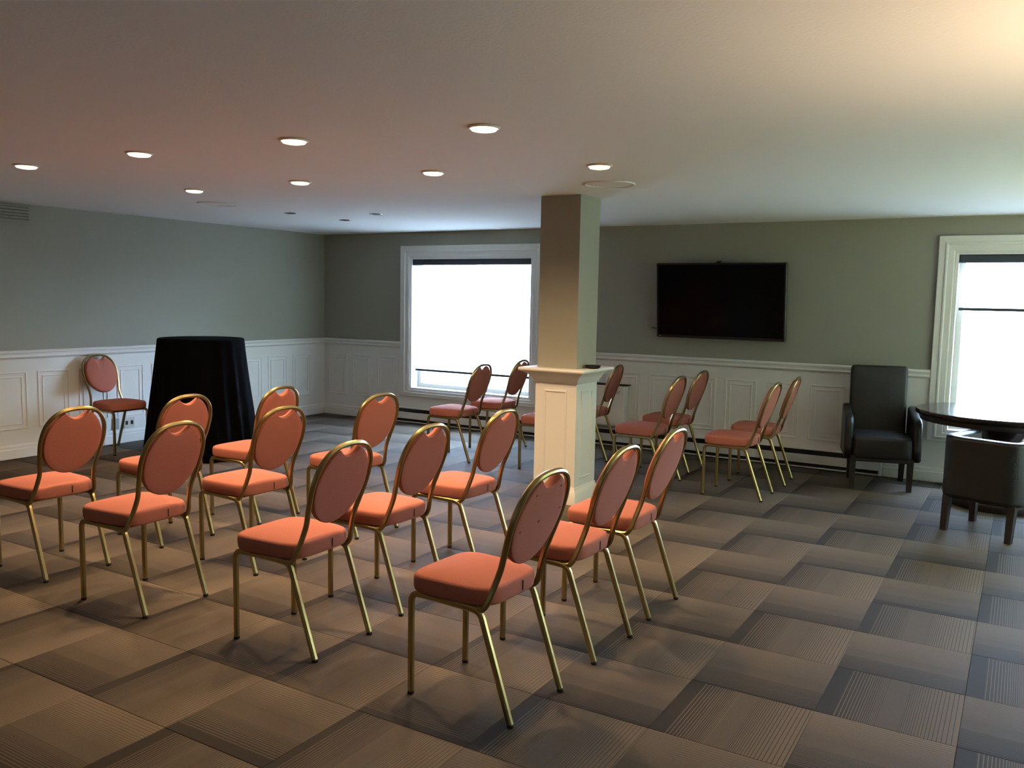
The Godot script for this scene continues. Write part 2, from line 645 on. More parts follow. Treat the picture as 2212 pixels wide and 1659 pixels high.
func tile_mesh(w: float, d: float, u0: float, u1: float, v0: float, v1: float, across: bool) -> ArrayMesh:
	var key := "%.3f %.3f %.3f %.3f %.3f %.3f %s" % [w, d, u0, u1, v0, v1, across]
	if tile_meshes.has(key): return tile_meshes[key]
	var m := MB.new()
	var hx := w * 0.5 - 0.0006
	var hz := d * 0.5 - 0.0006
	var b := 0.0016
	var top := 0.008
	var P := func(x: float, y: float, z: float) -> Vector3: return Vector3(x, y, z)
	var T := func(x: float, z: float) -> Vector2:
		var fx: float = lerpf(u0, u1, x / w + 0.5)
		var fz: float = lerpf(v0, v1, z / d + 0.5)
		return Vector2(fx, fz) if not across else Vector2(1.0 - fz, fx)
	var q := [[-1, -1], [1, -1], [1, 1], [-1, 1]]
	var inner := []
	var outer := []
	var foot := []
	for c in q:
		inner.append(Vector3(c[0] * (hx - b), top, c[1] * (hz - b)))
		outer.append(Vector3(c[0] * hx, top - b, c[1] * hz))
		foot.append(Vector3(c[0] * hx, 0.0, c[1] * hz))
	m.flat(inner[0], inner[3], inner[2], inner[1], false, T.call(inner[0].x, inner[0].z), T.call(inner[3].x, inner[3].z), T.call(inner[2].x, inner[2].z), T.call(inner[1].x, inner[1].z))
	for i in 4:
		var k := (i + 1) % 4
		m.flat(inner[i], inner[k], outer[k], outer[i], false, T.call(inner[i].x, inner[i].z), T.call(inner[k].x, inner[k].z), T.call(outer[k].x, outer[k].z), T.call(outer[i].x, outer[i].z))
		m.flat(outer[i], outer[k], foot[k], foot[i], false, T.call(outer[i].x, outer[i].z), T.call(outer[k].x, outer[k].z), T.call(foot[k].x, foot[k].z), T.call(foot[i].x, foot[i].z))
	tile_meshes[key] = m.mesh()
	return tile_meshes[key]

func build_floor() -> void:
	var floor_node := struct("floor")
	part("subfloor", mbox(Vector3(ROOM_X * 0.5, -0.108, ROOM_Z * 0.5), Vector3(ROOM_X, 0.20, ROOM_Z), 0.0), M.subfloor, floor_node)
	var mats := []
	for k in 8: mats.append(carpet_material(k))
	var rng := RandomNumberGenerator.new()
	rng.seed = 77
	var px := 0.512
	var pz := 0.4985
	var far_tiles := {}
	for i in range(-16, 6):
		for j in range(-12, 11):
			var xa := 8.155 + i * px
			var za := 5.79 + j * pz
			var k: int = ([0, 2, 4, 7, 5] if posmod(i + j, 2) == 1 else [1, 3, 5, 6, 7])[rng.randi_range(0, 4)]
			var xs := maxf(xa, 0.0)
			var xe := minf(xa + px, ROOM_X)
			var zs := maxf(za, 0.0)
			var ze := minf(za + pz, ROOM_Z)
			if xe - xs < 0.02 or ze - zs < 0.02: continue
			var across := posmod(i + j, 2) == 0
			var w := xe - xs
			var d := ze - zs
			var mesh := tile_mesh(w, d, (xs - xa) / px, (xe - xa) / px, (zs - za) / pz, (ze - za) / pz, across)
			var at := Vector3((xs + xe) * 0.5, -0.008, (zs + ze) * 0.5)
			# the tiles in front of the camera are pieces of their own, the others one joined piece
			var ahead := (at.x - 8.9) * -0.514 + (at.z - 8.76) * -0.858
			if xs < 8.95 and zs < 7.9 and ahead > 0.6 and (at.z < 7.9 - 0.0 * at.x) and not (at.x < 3.0 and at.z > 6.6):
				var o := part("carpet_tile", mesh, mats[k], floor_node, at)
				o.cast_shadow = GeometryInstance3D.SHADOW_CASTING_SETTING_ON
			else:
				if not far_tiles.has(k): far_tiles[k] = SurfaceTool.new(); far_tiles[k].begin(Mesh.PRIMITIVE_TRIANGLES)
				far_tiles[k].append_from(mesh, 0, Transform3D(Basis.IDENTITY, at))
	var am := ArrayMesh.new()
	var order := []
	for k in far_tiles:
		far_tiles[k].commit(am)
		order.append(k)
	var o := MeshInstance3D.new()
	o.name = "far_carpet_tiles"
	o.mesh = am
	for s in order.size(): am.surface_set_material(s, mats[order[s]])
	o.set_meta("kind", "stuff")
	floor_node.add_child(o, true)

# ------------------------------------------------------------------ windows and blinds
const CASE_PROF := [Vector2(0, 0), Vector2(0, 0.020), Vector2(0.006, 0.026), Vector2(0.055, 0.024), Vector2(0.062, 0.032), Vector2(0.074, 0.032), Vector2(0.082, 0.022), Vector2(0.128, 0.019), Vector2(0.138, 0.012), Vector2(0.148, 0.012), Vector2(0.148, 0)]

func casing(o: Vector3, along: Vector3, out: Vector3, w: float, h: float, side: float, foot: float) -> MB:
	# mitred picture-frame casing round an opening of w x h whose lower corner is o; drawn from the outside inwards
	var m := MB.new()
	var corners := [[-side, -foot, side, foot, 1, 1], [w + side, -foot, side, foot, -1, 1], [w + side, h + side, side, side, -1, -1], [-side, h + side, side, side, 1, -1]]
	var rings := []
	for c in corners:
		var r := PackedVector3Array()
		for p in CASE_PROF:
			var f: float = p.x / 0.148
			r.append(o + along * (c[0] + c[4] * c[2] * f) + Vector3.UP * (c[1] + c[5] * c[3] * f) + out * p.y)
		rings.append(r)
	rings.append(rings[0])
	var k: int = CASE_PROF.size()
	for i in 4:
		var core := Vector3.ZERO
		for j in k: core += rings[i][j] + rings[i + 1][j]
		core = core / float(2 * k) - out * 0.004
		for j in k:
			var a: Vector3 = rings[i][j]
			var b: Vector3 = rings[i][(j + 1) % k]
			var c: Vector3 = rings[i + 1][(j + 1) % k]
			var d: Vector3 = rings[i + 1][j]
			var f := (c - a).cross(d - b)
			var want: Vector3 = out if j < k - 1 else -out
			if j == 0: want = (a + c) * 0.5 - core
			m.flat(a, b, c, d, f.dot(want) < 0.0)
	return m

func window(called: String, hole: Array, along: int, face: float, out: Vector3, bars: Array, foot: float) -> Node3D:
	var o := struct(called)
	var w: float = hole[1] - hole[0]
	var h: float = hole[3] - hole[2]
	var ax := Vector3.RIGHT if along == 0 else Vector3(0, 0, 1)
	var org: Vector3 = ax * float(hole[0]) + Vector3(0, float(hole[2]), 0) + (Vector3(0, 0, face) if along == 0 else Vector3(face, 0, 0))
	part("casing", casing(org + out * 0.010, ax, out, w, h, 0.148, foot), M.white, o)
	var deep := 0.22
	var bx := func(c: Vector2, s: Vector2, depth: float, thick: float) -> MB:
		var ctr: Vector3 = org + ax * c.x + Vector3.UP * c.y - out * depth
		var size: Vector3 = ax * s.x + Vector3.UP * s.y + out.abs() * thick
		return mbox(ctr, size, 0.002)
	# lining of the opening
	part("jamb", bx.call(Vector2(0.010, h * 0.5), Vector2(0.020, h), deep * 0.5 - 0.006, deep + 0.010), M.white, o)
	part("jamb", bx.call(Vector2(w - 0.010, h * 0.5), Vector2(0.020, h), deep * 0.5 - 0.006, deep + 0.010), M.white, o)
	part("head", bx.call(Vector2(w * 0.5, h - 0.010), Vector2(w - 0.04, 0.020), deep * 0.5 - 0.006, deep + 0.010), M.white, o)
	part("sill", bx.call(Vector2(w * 0.5, 0.010), Vector2(w - 0.04, 0.020), deep * 0.5 - 0.006, deep + 0.010), M.white, o)
	# sash
	var sd := 0.16
	part("sash_stile", bx.call(Vector2(0.045, h * 0.5), Vector2(0.05, h - 0.04), sd, 0.05), M.white, o)
	part("sash_stile", bx.call(Vector2(w - 0.045, h * 0.5), Vector2(0.05, h - 0.04), sd, 0.05), M.white, o)
	part("sash_rail", bx.call(Vector2(w * 0.5, 0.045), Vector2(w - 0.14, 0.05), sd, 0.05), M.white, o)
	part("sash_rail", bx.call(Vector2(w * 0.5, h - 0.045), Vector2(w - 0.14, 0.05), sd, 0.05), M.white, o)
	var edges := [0.07]
	for b in bars:
		part("mullion", bx.call(Vector2(w * b, h * 0.5), Vector2(0.05, h - 0.14), sd, 0.05), M.white, o)
		edges.append(w * b - 0.025)
		edges.append(w * b + 0.025)
	edges.append(w - 0.07)
	for i in range(0, edges.size(), 2):
		part("pane", bx.call(Vector2((edges[i] + edges[i + 1]) * 0.5, h * 0.5), Vector2(edges[i + 1] - edges[i] + 0.01, h - 0.13), sd, 0.005), M.glass, o)
	return o

func roller_blind(label: String, x0: float, x1: float, top: float, bottom: float) -> void:
	var t := thing("roller_blind", label, "blind", Vector3((x0 + x1) * 0.5, 0, 0), 0.0, "roller blinds in the windows")
	var w := x1 - x0
	var z := -0.055
	part("headrail", mbox(Vector3(0, top - 0.036, z + 0.012), Vector3(w, 0.072, 0.062), 0.006, true), M.blind_dark, t)
	for s in [-1.0, 1.0]:
		part("end_bracket", mbox(Vector3(s * (w * 0.5 + 0.004), top - 0.036, z + 0.012), Vector3(0.008, 0.080, 0.070), 0.002), M.blind_dark, t)
	part("shade_cloth", mbox(Vector3(0, (top - 0.07 + bottom) * 0.5, z), Vector3(w - 0.03, top - 0.07 - bottom, 0.0012), 0.0), M.blind_cloth, t)
	part("bottom_bar", mbox(Vector3(0, bottom - 0.010, z), Vector3(w - 0.03, 0.027, 0.014), 0.003, true), M.blind_dark, t)

func build_windows() -> void:
	window("window_1", WIN1, 0, 0.0, Vector3(0, 0, 1), [], 0.09)
	window("window_2", WIN2, 0, 0.0, Vector3(0, 0, 1), [], 0.09)
	window("window_3", WIN3, 2, ROOM_X, Vector3(-1, 0, 0), [0.25, 0.5, 0.75], 0.10)
	roller_blind("roller blind drawn nearly to the sill, left of the pillar", 1.515, 3.255, 2.10, 0.70)
	roller_blind("roller blind pulled a quarter down above the round table", 7.715, 9.455, 2.10, 1.62)

# ------------------------------------------------------------------ pillar
func square_rings(c: Vector2, prof: Array) -> Array:
	var rings := []
	for p in prof:
		var h: float = p.x
		rings.append(PackedVector3Array([Vector3(c.x - h, p.y, c.y - h), Vector3(c.x + h, p.y, c.y - h), Vector3(c.x + h, p.y, c.y + h), Vector3(c.x - h, p.y, c.y + h)]))
	return rings

func build_pillar() -> void:
	var t := thing("pillar", "square boxed pillar with white panelled base and moulded ledge", "pillar", Vector3(5.090, 0, 2.585))
	part("shaft", mbox(Vector3(0, (1.06 + CEIL) * 0.5, 0), Vector3(0.35, CEIL - 1.06, 0.35), 0.0), M.paint, t)
	part("pedestal", mbox(Vector3(0, 0.50, 0), Vector3(0.37, 1.0, 0.37), 0.0), M.white, t)
	var m := MB.new()
	m.loft(square_rings(Vector2.ZERO, [Vector2(0.186, 0.965), Vector2(0.200, 0.968), Vector2(0.200, 0.985), Vector2(0.206, 0.990), Vector2(0.212, 1.005), Vector2(0.228, 1.026), Vector2(0.250, 1.040), Vector2(0.262, 1.050), Vector2(0.275, 1.056), Vector2(0.290, 1.062), Vector2(0.290, 1.080), Vector2(0.284, 1.086)]), true)
	part("ledge", m, M.white, t)
	var b := MB.new()
	b.loft(square_rings(Vector2.ZERO, [Vector2(0.206, 0.0), Vector2(0.206, 0.085), Vector2(0.200, 0.094), Vector2(0.197, 0.112), Vector2(0.190, 0.118), Vector2(0.190, 0.134), Vector2(0.186, 0.140)]), true)
	part("skirting", b, M.white, t)
	for k in 4:
		var f := Basis(Vector3.UP, k * PI * 0.5)
		var p := MB.new()
		panel_ring(p, f * Vector3(-0.10, 0.20, 0.185), f * Vector3.RIGHT, f * Vector3(0, 0, 1), 0.20, 0.71, 0.016, 0.007)
		part("panel_moulding", p, M.white, t)
	var dish := thing("dish", "small round black dish on the pillar ledge", "dish", Vector3(5.332, 1.086, 2.60))
	part("bowl", mlathe([Vector2(0.038, 0.0), Vector2(0.052, 0.006), Vector2(0.060, 0.018), Vector2(0.063, 0.026), Vector2(0.060, 0.026), Vector2(0.050, 0.010), Vector2(0.030, 0.006)], 28), M.rubber, dish)

# ------------------------------------------------------------------ ceiling
func build_ceiling_fittings() -> void:
	var row := {5.36: "nearer", 4.15: "farther"}
	var xs := [2.56, 3.735, 4.905, 6.0]
	var nth := ["first from the left wall", "second from the left wall", "third from the left wall", "nearest the television side"]
	var spots := [[6.0, 5.273, "largest lit downlight, nearest the camera on the ceiling"], [4.905, 5.419, "lit downlight second from the right in the nearer ceiling row"], [3.747, 5.508, "lit downlight third from the right in the nearer ceiling row"], [2.582, 5.511, "lit downlight leftmost of all, in the nearer ceiling row"], [6.0, 3.991, "lit downlight on the ceiling just in front of the pillar"], [4.903, 4.183, "lit downlight second from the right in the farther ceiling row"], [3.72, 4.185, "lit downlight third from the right in the farther ceiling row"], [2.547, 4.16, "lit downlight leftmost in the farther ceiling row"]]
	for s in spots:
		var t := thing("downlight", s[2], "downlight", Vector3(s[0], CEIL, s[1]), 0.0, "lit recessed downlights")
		part("trim_ring", mlathe([Vector2(0.064, 0.0), Vector2(0.080, 0.0), Vector2(0.080, -0.004), Vector2(0.074, -0.010), Vector2(0.066, -0.010), Vector2(0.064, -0.006), Vector2(0.064, 0.0)], 36), M.white, t)
		part("lens", mlathe([Vector2(0.063, 0.0), Vector2(0.063, -0.010), Vector2(0.058, -0.018), Vector2(0.040, -0.022), Vector2(0.001, -0.024)], 36), M.lens, t)
		var l := SpotLight3D.new()
		l.name = "lamp_light"
		l.light_color = Color(1.0, 0.85, 0.66)
		l.light_energy = 3.2
		l.light_size = 0.06
		l.spot_angle = 77.0
		l.spot_angle_attenuation = 1.0
		l.spot_range = 14.0
		l.spot_attenuation = 2.0
		l.shadow_enabled = true
		t.add_child(l)
		l.position = Vector3(0, -0.035, 0)
		l.rotation = Vector3(-PI * 0.5, 0, 0)
	for s in [[2.659, 2.084, "unlit downlight with a bright rim, nearest the window of three"], [1.887, 1.672, "unlit downlight farthest back, near the window corner"], [1.88, 2.467, "unlit downlight leftmost of the three dark ones"]]:
		var t := thing("unlit_downlight", s[2], "downlight", Vector3(s[0], CEIL, s[1]), 0.0, "unlit recessed downlights")
		part("trim_ring", mlathe([Vector2(0.046, 0.0), Vector2(0.066, 0.0), Vector2(0.066, -0.004), Vector2(0.060, -0.007), Vector2(0.048, -0.006), Vector2(0.046, 0.0)], 30), M.chrome, t)
		part("baffle", mlathe([Vector2(0.046, -0.001), Vector2(0.044, -0.004), Vector2(0.001, -0.005)], 30), M.slot, t)
	for s in [[5.712, 3.211, "round flush ceiling speaker above the pillar"], [1.87, 3.363, "round flush ceiling speaker over the black draped table"]]:
		var t := thing("ceiling_speaker", s[2], "speaker", Vector3(s[0], CEIL, s[1]), 0.0, "flush ceiling speakers")
		part("rim", mlathe([Vector2(0.160, 0.0), Vector2(0.178, 0.0), Vector2(0.178, -0.005), Vector2(0.172, -0.009), Vector2(0.162, -0.008), Vector2(0.160, 0.0)], 48), M.ceiling, t)
		part("cover", mlathe([Vector2(0.161, 0.0), Vector2(0.161, -0.004), Vector2(0.10, -0.006), Vector2(0.001, -0.007)], 48), M.ceiling, t)

# ------------------------------------------------------------------ things on the walls
func build_wall_fittings() -> void:
	# television, tipped forward on its bracket
	var tv := thing("television", "large black wall-mounted flat television, switched off", "television", Vector3(5.555, 1.64, 0.0))
	var tilt := Transform3D(Basis(Vector3.RIGHT, 0.10), Vector3(0, 0, 0.115))
	part("casing", mbox(Vector3.ZERO, Vector3(1.352, 0.782, 0.040), 0.006, true, tilt), M.tv_body, tv)
	part("screen", mbox(Vector3(0, 0.006, 0.0205), Vector3(1.312, 0.735, 0.003), 0.001, false, tilt), M.tv_screen, tv)
	part("webcam", mbox(Vector3(-0.01, 0.401, 0.0), Vector3(0.05, 0.022, 0.03), 0.006, true, tilt), M.tv_body, tv)
	part("logo", mbox(Vector3(-0.635, -0.375, 0.0208), Vector3(0.028, 0.006, 0.002), 0.0, false, tilt), M.grille, tv)
	part("bracket", mbox(Vector3(0, 0, 0.046), Vector3(0.5, 0.4, 0.09), 0.004), M.slot, tv)
	# plates
	var plate := func(called: String, label: String, at: Vector3, turn: float, w: float, h: float, m: Material, sockets: bool, group: String) -> void:
		var t := thing(called, label, "outlet", at, turn, group)
		part("plate", mbox(Vector3(0, 0, 0.004), Vector3(w, h, 0.008), 0.002, true), m, t)
		if sockets:
			for s in [-1.0, 1.0]:
				part("socket", mbox(Vector3(s * w * 0.24, 0, 0.0085), Vector3(w * 0.22, h * 0.36, 0.003), 0.001), M.slot, t)
		else:
			part("insert", mbox(Vector3(0, 0, 0.0085), Vector3(w * 0.45, h * 0.6, 0.003), 0.001), m, t)
	plate.call("wall_plate", "painted wall plate beside the left edge of the television", Vector3(4.80, 1.40, 0.0), 0.0, 0.10, 0.115, M.paint, false, "")
	plate.call("double_outlet", "double power outlet low on the left wall under the lone chair", Vector3(0.010, 0.215, 3.03), PI * 0.5, 0.13, 0.115, M.plate, true, "")
	plate.call("blank_plate", "grey blank plate low on the left wall beside the double outlet", Vector3(0.010, 0.215, 3.19), PI * 0.5, 0.08, 0.115, M.grille, false, "")
	plate.call("wall_outlet", "small white outlet low on the back wall left of the window", Vector3(0.74, 0.385, 0.010), 0.0, 0.07, 0.115, M.white, false, "")
	var cable := thing("cable", "thin dark cable running from wall plate to television", "cable", Vector3(4.84, 1.345, 0.0))
	var cm := MB.new()
	cm.sweep(smooth_path([Vector3(-0.05, 0.0, 0.006), Vector3(0.0, -0.006, 0.014), Vector3(0.06, 0.0, 0.03), Vector3(0.10, 0.03, 0.05)]), round_section(0.004, 8), Vector3.UP, false)
	part("lead", cm, M.rubber, cable)
	# baseboard heater
	var h := thing("baseboard_heater", "long low white baseboard heater along the back wall", "heater", Vector3(4.195, 0.0, 0.010))
	var L := 5.97
	part("back_plate", mbox(Vector3(0, 0.10, 0.004), Vector3(L, 0.185, 0.006), 0.0), M.heater, h)
	part("hood", mbox(Vector3(0, 0.196, 0.030), Vector3(L, 0.012, 0.058), 0.003), M.heater, h)
	part("cover", mbox(Vector3(0, 0.100, 0.058), Vector3(L, 0.085, 0.006), 0.002), M.heater, h)
	part("upper_slot", mbox(Vector3(0, 0.166, 0.034), Vector3(L - 0.05, 0.046, 0.030), 0.0), M.slot, h)
	part("lower_slot", mbox(Vector3(0, 0.042, 0.034), Vector3(L - 0.05, 0.030, 0.030), 0.0), M.slot, h)
	part("bottom_lip", mbox(Vector3(0, 0.017, 0.040), Vector3(L, 0.010, 0.044), 0.002), M.heater, h)
	for s in [-1.0, 1.0]:
		part("end_cap", mbox(Vector3(s * (L * 0.5 - 0.012), 0.106, 0.032), Vector3(0.026, 0.196, 0.062), 0.004, true), M.heater, h)
	# grille high on the left wall
	var v := thing("air_vent", "slatted air vent grille high on the left wall", "vent", Vector3(0.0, 2.345, 4.45))
	part("frame", mbox(Vector3(0.012, 0, 0), Vector3(0.024, 0.155, 0.84), 0.004), M.paint, v)
	for k in 5:
		var xf := Transform3D(Basis(Vector3(0, 0, 1), -0.5), Vector3(0.030, -0.056 + 0.028 * k, 0))
		part("slat", mbox(Vector3.ZERO, Vector3(0.030, 0.004, 0.80), 0.001, false, xf), M.paint, v)

# ------------------------------------------------------------------ banquet chairs
# chair axes: x = towards the back of the chair, z = sideways, y = up
const HOOP_Y := 0.585
const HOOP_U := 0.168
const LEAN := 0.337

func hoop(y: float, s: float, off := 0.0) -> Vector3:
	var nrm := Vector3(-1.0, LEAN, 0).normalized()
	return Vector3(HOOP_U + LEAN * (y - HOOP_Y), y, s) + nrm * off

func pad_outline(k: int, grow: float) -> Array:
	var pts := []
	for i in k:
		var a := TAU * i / k
		var s := (0.171 + grow) * sin(a)
		var y := 0.776 + (0.189 + grow) * cos(a)
		if cos(a) > 0.0:
			y = minf(y, 0.912 + 0.036 * pow(s / 0.066, 2.0) + grow)
		pts.append(Vector2(s, y))
	return pts

func pad_ring(pts: Array, f: float, off: float) -> PackedVector3Array:
	var r := PackedVector3Array()
	for p in pts:
		var q := Vector2(0.0, 0.765).lerp(p, f)
		r.append(hoop(q.y, q.x, off))
	return r

func seat_outline(k: int) -> Array:
	var pts := []
	for i in k:
		var a := TAU * i / k
		var ca := cos(a)
		var sa := sin(a)
		var e := 0.42
		var x := 0.203 * signf(ca) * pow(absf(ca), e)
		var z := 0.213 * signf(sa) * pow(absf(sa), e)
		z *= 1.0 - 0.10 * (x / 0.203 * 0.5 + 0.5)
		pts.append(Vector2(x - 0.060, z))
	return pts

var chair_parts := {}

func make_chair_meshes() -> void:
	var sq := section(0.025, 0.025, 0.006)
	for side in [-1.0, 1.0]:
		var s: float = 0.188 * side
		var key := "p" if side > 0 else "n"
		var fl := MB.new()
		fl.sweep(fillet([Vector3(-0.247, 0.012, s), Vector3(-0.247, 0.432, s), Vector3(-0.16, 0.432, s)], 0.062, 8), sq, Vector3(0, 0, 1))
		chair_parts["front" + key] = fl.mesh()
		var rl := MB.new()
		rl.sweep(fillet([Vector3(0.03, 0.430, s), Vector3(0.098, 0.427, s), Vector3(0.246, 0.012, s)], 0.055, 8), sq, Vector3(0, 0, 1))
		chair_parts["rear" + key] = rl.mesh()
		var ra := MB.new()
		ra.sweep([Vector3(-0.162, 0.432, s), Vector3(-0.06, 0.4315, s), Vector3(0.032, 0.430, s)], sq, Vector3(0, 0, 1))
		chair_parts["rail" + key] = ra.mesh()
	chair_parts["glide"] = mlathe([Vector2(0.012, 0.0), Vector2(0.0145, 0.003), Vector2(0.0145, 0.011), Vector2(0.011, 0.014)], 12).mesh()
	var cb := MB.new()
	cb.box(Vector3(-0.19, 0.432, 0), Vector3(0.022, 0.016, 0.355), 0.002)
	chair_parts["bar_a"] = cb.mesh()
	cb = MB.new()
	cb.box(Vector3(0.055, 0.430, 0), Vector3(0.022, 0.016, 0.355), 0.002)
	chair_parts["bar_b"] = cb.mesh()
	# back hoop
	var half := [Vector3(0.070, 0.4295, 0.187), Vector3(0.106, 0.434, 0.187), Vector3(0.130, 0.466, 0.184)]
	for p in [[0.53, 0.169], [0.60, 0.162], [0.67, 0.172], [0.74, 0.182], [0.80, 0.185], [0.86, 0.176], [0.905, 0.155], [0.938, 0.124], [0.958, 0.085], [0.967, 0.043]]:
		half.append(hoop(p[0], p[1]))
	var whole := half.duplicate()
	whole.append(hoop(0.969, 0.0))
	for i in range(half.size() - 1, -1, -1):
		var p: Vector3 = half[i]
		whole.append(Vector3(p.x, p.y, -p.z))
	var hm := MB.new()
	hm.sweep(smooth_path(whole, 4), section(0.024, 0.021, 0.006), Vector3(1, -0.2, 0))
	chair_parts["hoop"] = hm.mesh()
	# cushions
	var k := 56
	var so := seat_outline(k)
	var rings := []
	for l in [[0.95, 0.4435], [0.99, 0.4455], [1.005, 0.452], [1.014, 0.470], [1.014, 0.490], [1.004, 0.503], [0.982, 0.511], [0.94, 0.516], [0.8, 0.523], [0.6, 0.528], [0.35, 0.531], [0.12, 0.532]]:
		var r := PackedVector3Array()
		for p in so:
			var q := Vector2(-0.060, 0.0).lerp(p, l[0])
			r.append(Vector3(q.x, l[1], q.y))
		rings.append(r)
	var sm := MB.new()
	sm.loft(rings)
	chair_parts["seat"] = sm.mesh()
	var seam := MB.new()
	seam.box(Vector3(0.1470, 0.478, -0.040), Vector3(0.003, 0.040, 0.004), 0.0)
	chair_parts["seam"] = seam.mesh()
	var bm := MB.new()
	bm.box(Vector3(-0.06, 0.4435, 0), Vector3(0.35, 0.006, 0.35), 0.0)
	chair_parts["board"] = bm.mesh()
	var po := pad_outline(112, 0.0)
	var pm := MB.new()
	pm.loft([pad_ring(po, 0.97, -0.002), pad_ring(po, 1.0, 0.004), pad_ring(po, 1.0, 0.014), pad_ring(po, 0.975, 0.024), pad_ring(po, 0.92, 0.030), pad_ring(po, 0.75, 0.035), pad_ring(po, 0.4, 0.038), pad_ring(po, 0.05, 0.038)])
	chair_parts["pad"] = pm.mesh()
	var bk := MB.new()
	bk.loft([pad_ring(po, 0.99, -0.001), pad_ring(po, 0.985, -0.007), pad_ring(po, 0.96, -0.0105), pad_ring(po, 0.8, -0.012), pad_ring(po, 0.05, -0.0125)])
	chair_parts["back"] = bk.mesh()

func make_chair() -> Node3D:
	var t := thing("banquet_chair", "salmon banquet chair", "chair")
	part("seat", chair_parts["seat"], M.fabric, t)
	var se := part("seam", chair_parts["seam"], M.board, t.get_node("seat"))
	se.name = "seam"
	part("seat_board", chair_parts["board"], M.board, t)
	part("backrest", chair_parts["pad"], M.fabric, t)
	part("back_panel", chair_parts["back"], M.fabric, t)
	part("back_frame", chair_parts["hoop"], M.brass, t)
	for key in ["p", "n"]:
		var s := 0.188 if key == "p" else -0.188
		var a := part("leg", chair_parts["front" + key], M.brass, t)
		part("glide", chair_parts["glide"], M.rubber, a, Vector3(-0.247, 0.0, s))
		var b := part("leg", chair_parts["rear" + key], M.brass, t)
		part("glide", chair_parts["glide"], M.rubber, b, Vector3(0.247, 0.0, s))
		part("side_rail", chair_parts["rail" + key], M.brass, t)
	part("cross_bar", chair_parts["bar_a"], M.brass, t)
	part("cross_bar", chair_parts["bar_b"], M.brass, t)
	return t

func build_banquet_chairs() -> void:
	make_chair_meshes()
	var g1 := "salmon chairs in the front block"
	var g2 := "salmon chairs in the two rows by the back wall"
	var spots := [
		[6.447, 5.880, -2.5, "nearest salmon banquet chair, dark nicks on its oval back panel", g1],
		[6.466, 5.188, -1.9, "salmon banquet chair right behind the one with the nicked back", g1],
		[6.468, 4.552, -1.2, "salmon banquet chair last in the right-hand file, right of the pillar foot", g1],
		[5.402, 5.870, 0.9, "salmon banquet chair nearest the camera in the second file from right", g1],
		[5.379, 5.208, -1.4, "salmon banquet chair in the middle of the second file from right", g1],
		[5.374, 4.469, -1.4, "salmon banquet chair last in second file, left of the pillar", g1],
		[4.329, 5.955, 1.7, "salmon banquet chair nearest the camera in the third file from right", g1],
		[4.292, 5.172, -2.9, "salmon banquet chair in the middle of the third file from right", g1],
		[4.284, 4.260, -6.0, "salmon banquet chair last in the third file, before the blue-lit floor", g1],
		[3.424, 5.914, -1.2, "leftmost salmon banquet chair, its seat cut off by the picture edge", g1],
		[3.395, 5.120, -5.0, "salmon banquet chair directly in front of the black draped table", g1],
		[3.460, 4.400, 0.0, "salmon banquet chair at the right foot of the black draped table", g1],
		[3.385, 1.640, 1.4, "maroon-shaded banquet chair in front of the window, nearer of the two", g2],
		[3.385, 0.880, 3.0, "maroon-shaded banquet chair closest to the window, sunlit seat top", g2],
		[4.415, 1.560, 2.0, "banquet chair whose back is hidden behind the pillar", g2],
		[4.455, 0.780, 6.0, "maroon-shaded banquet chair by the white wall convector, right of the pillar", g2],
		[5.405, 1.565, 0.0, "banquet chair in the nearer row below the television, left of the gap", g2],
		[5.364, 0.817, -1.4, "banquet chair in the farther row below the television, left of the gap", g2],
		[6.248, 1.591, 0.2, "banquet chair nearer the camera at the right end of the back rows", g2],
		[6.255, 0.882, 3.9, "banquet chair nearest the heater at the right end of the back rows", g2],
		[0.352, 3.415, 180.0, "lone banquet chair against the left wall, facing into the room", ""],
	]
	var proto := make_chair()
	for i in spots.size():
		var s: Array = spots[i]
		var o: Node3D = proto
		if i > 0:
			o = proto.duplicate()
			o.name = numbered("banquet_chair")
			add_child(o)
		o.position = Vector3(s[0], 0, s[1])
		o.rotation.y = deg_to_rad(s[2])
		o.set_meta("label", s[3])
		if s[4]: o.set_meta("group", s[4])
		elif o.has_meta("group"): o.remove_meta("group")
	# worn nicks in the covering of the nearest chair's back panel
	var panel := proto.get_node("back_panel")
	for q in [[0.005, 0.772, 0.0075], [0.128, 0.752, 0.0055], [-0.140, 0.800, 0.005], [0.088, 0.893, 0.005], [-0.088, 0.903, 0.0045]]:
		var m := MB.new()
		var r0 := PackedVector3Array()
		var r1 := PackedVector3Array()
		for a in 7:
			var rr: float = q[2] * (0.7 + 0.5 * fmod(a * 0.618, 1.0))
			r0.append(hoop(q[1] + rr * cos(TAU * a / 7.0), q[0] + rr * sin(TAU * a / 7.0), -0.010))
			r1.append(hoop(q[1] + rr * cos(TAU * a / 7.0), q[0] + rr * sin(TAU * a / 7.0), -0.0128))
		m.loft([r0, r1], true)
		part("nick", m, M.board, panel)

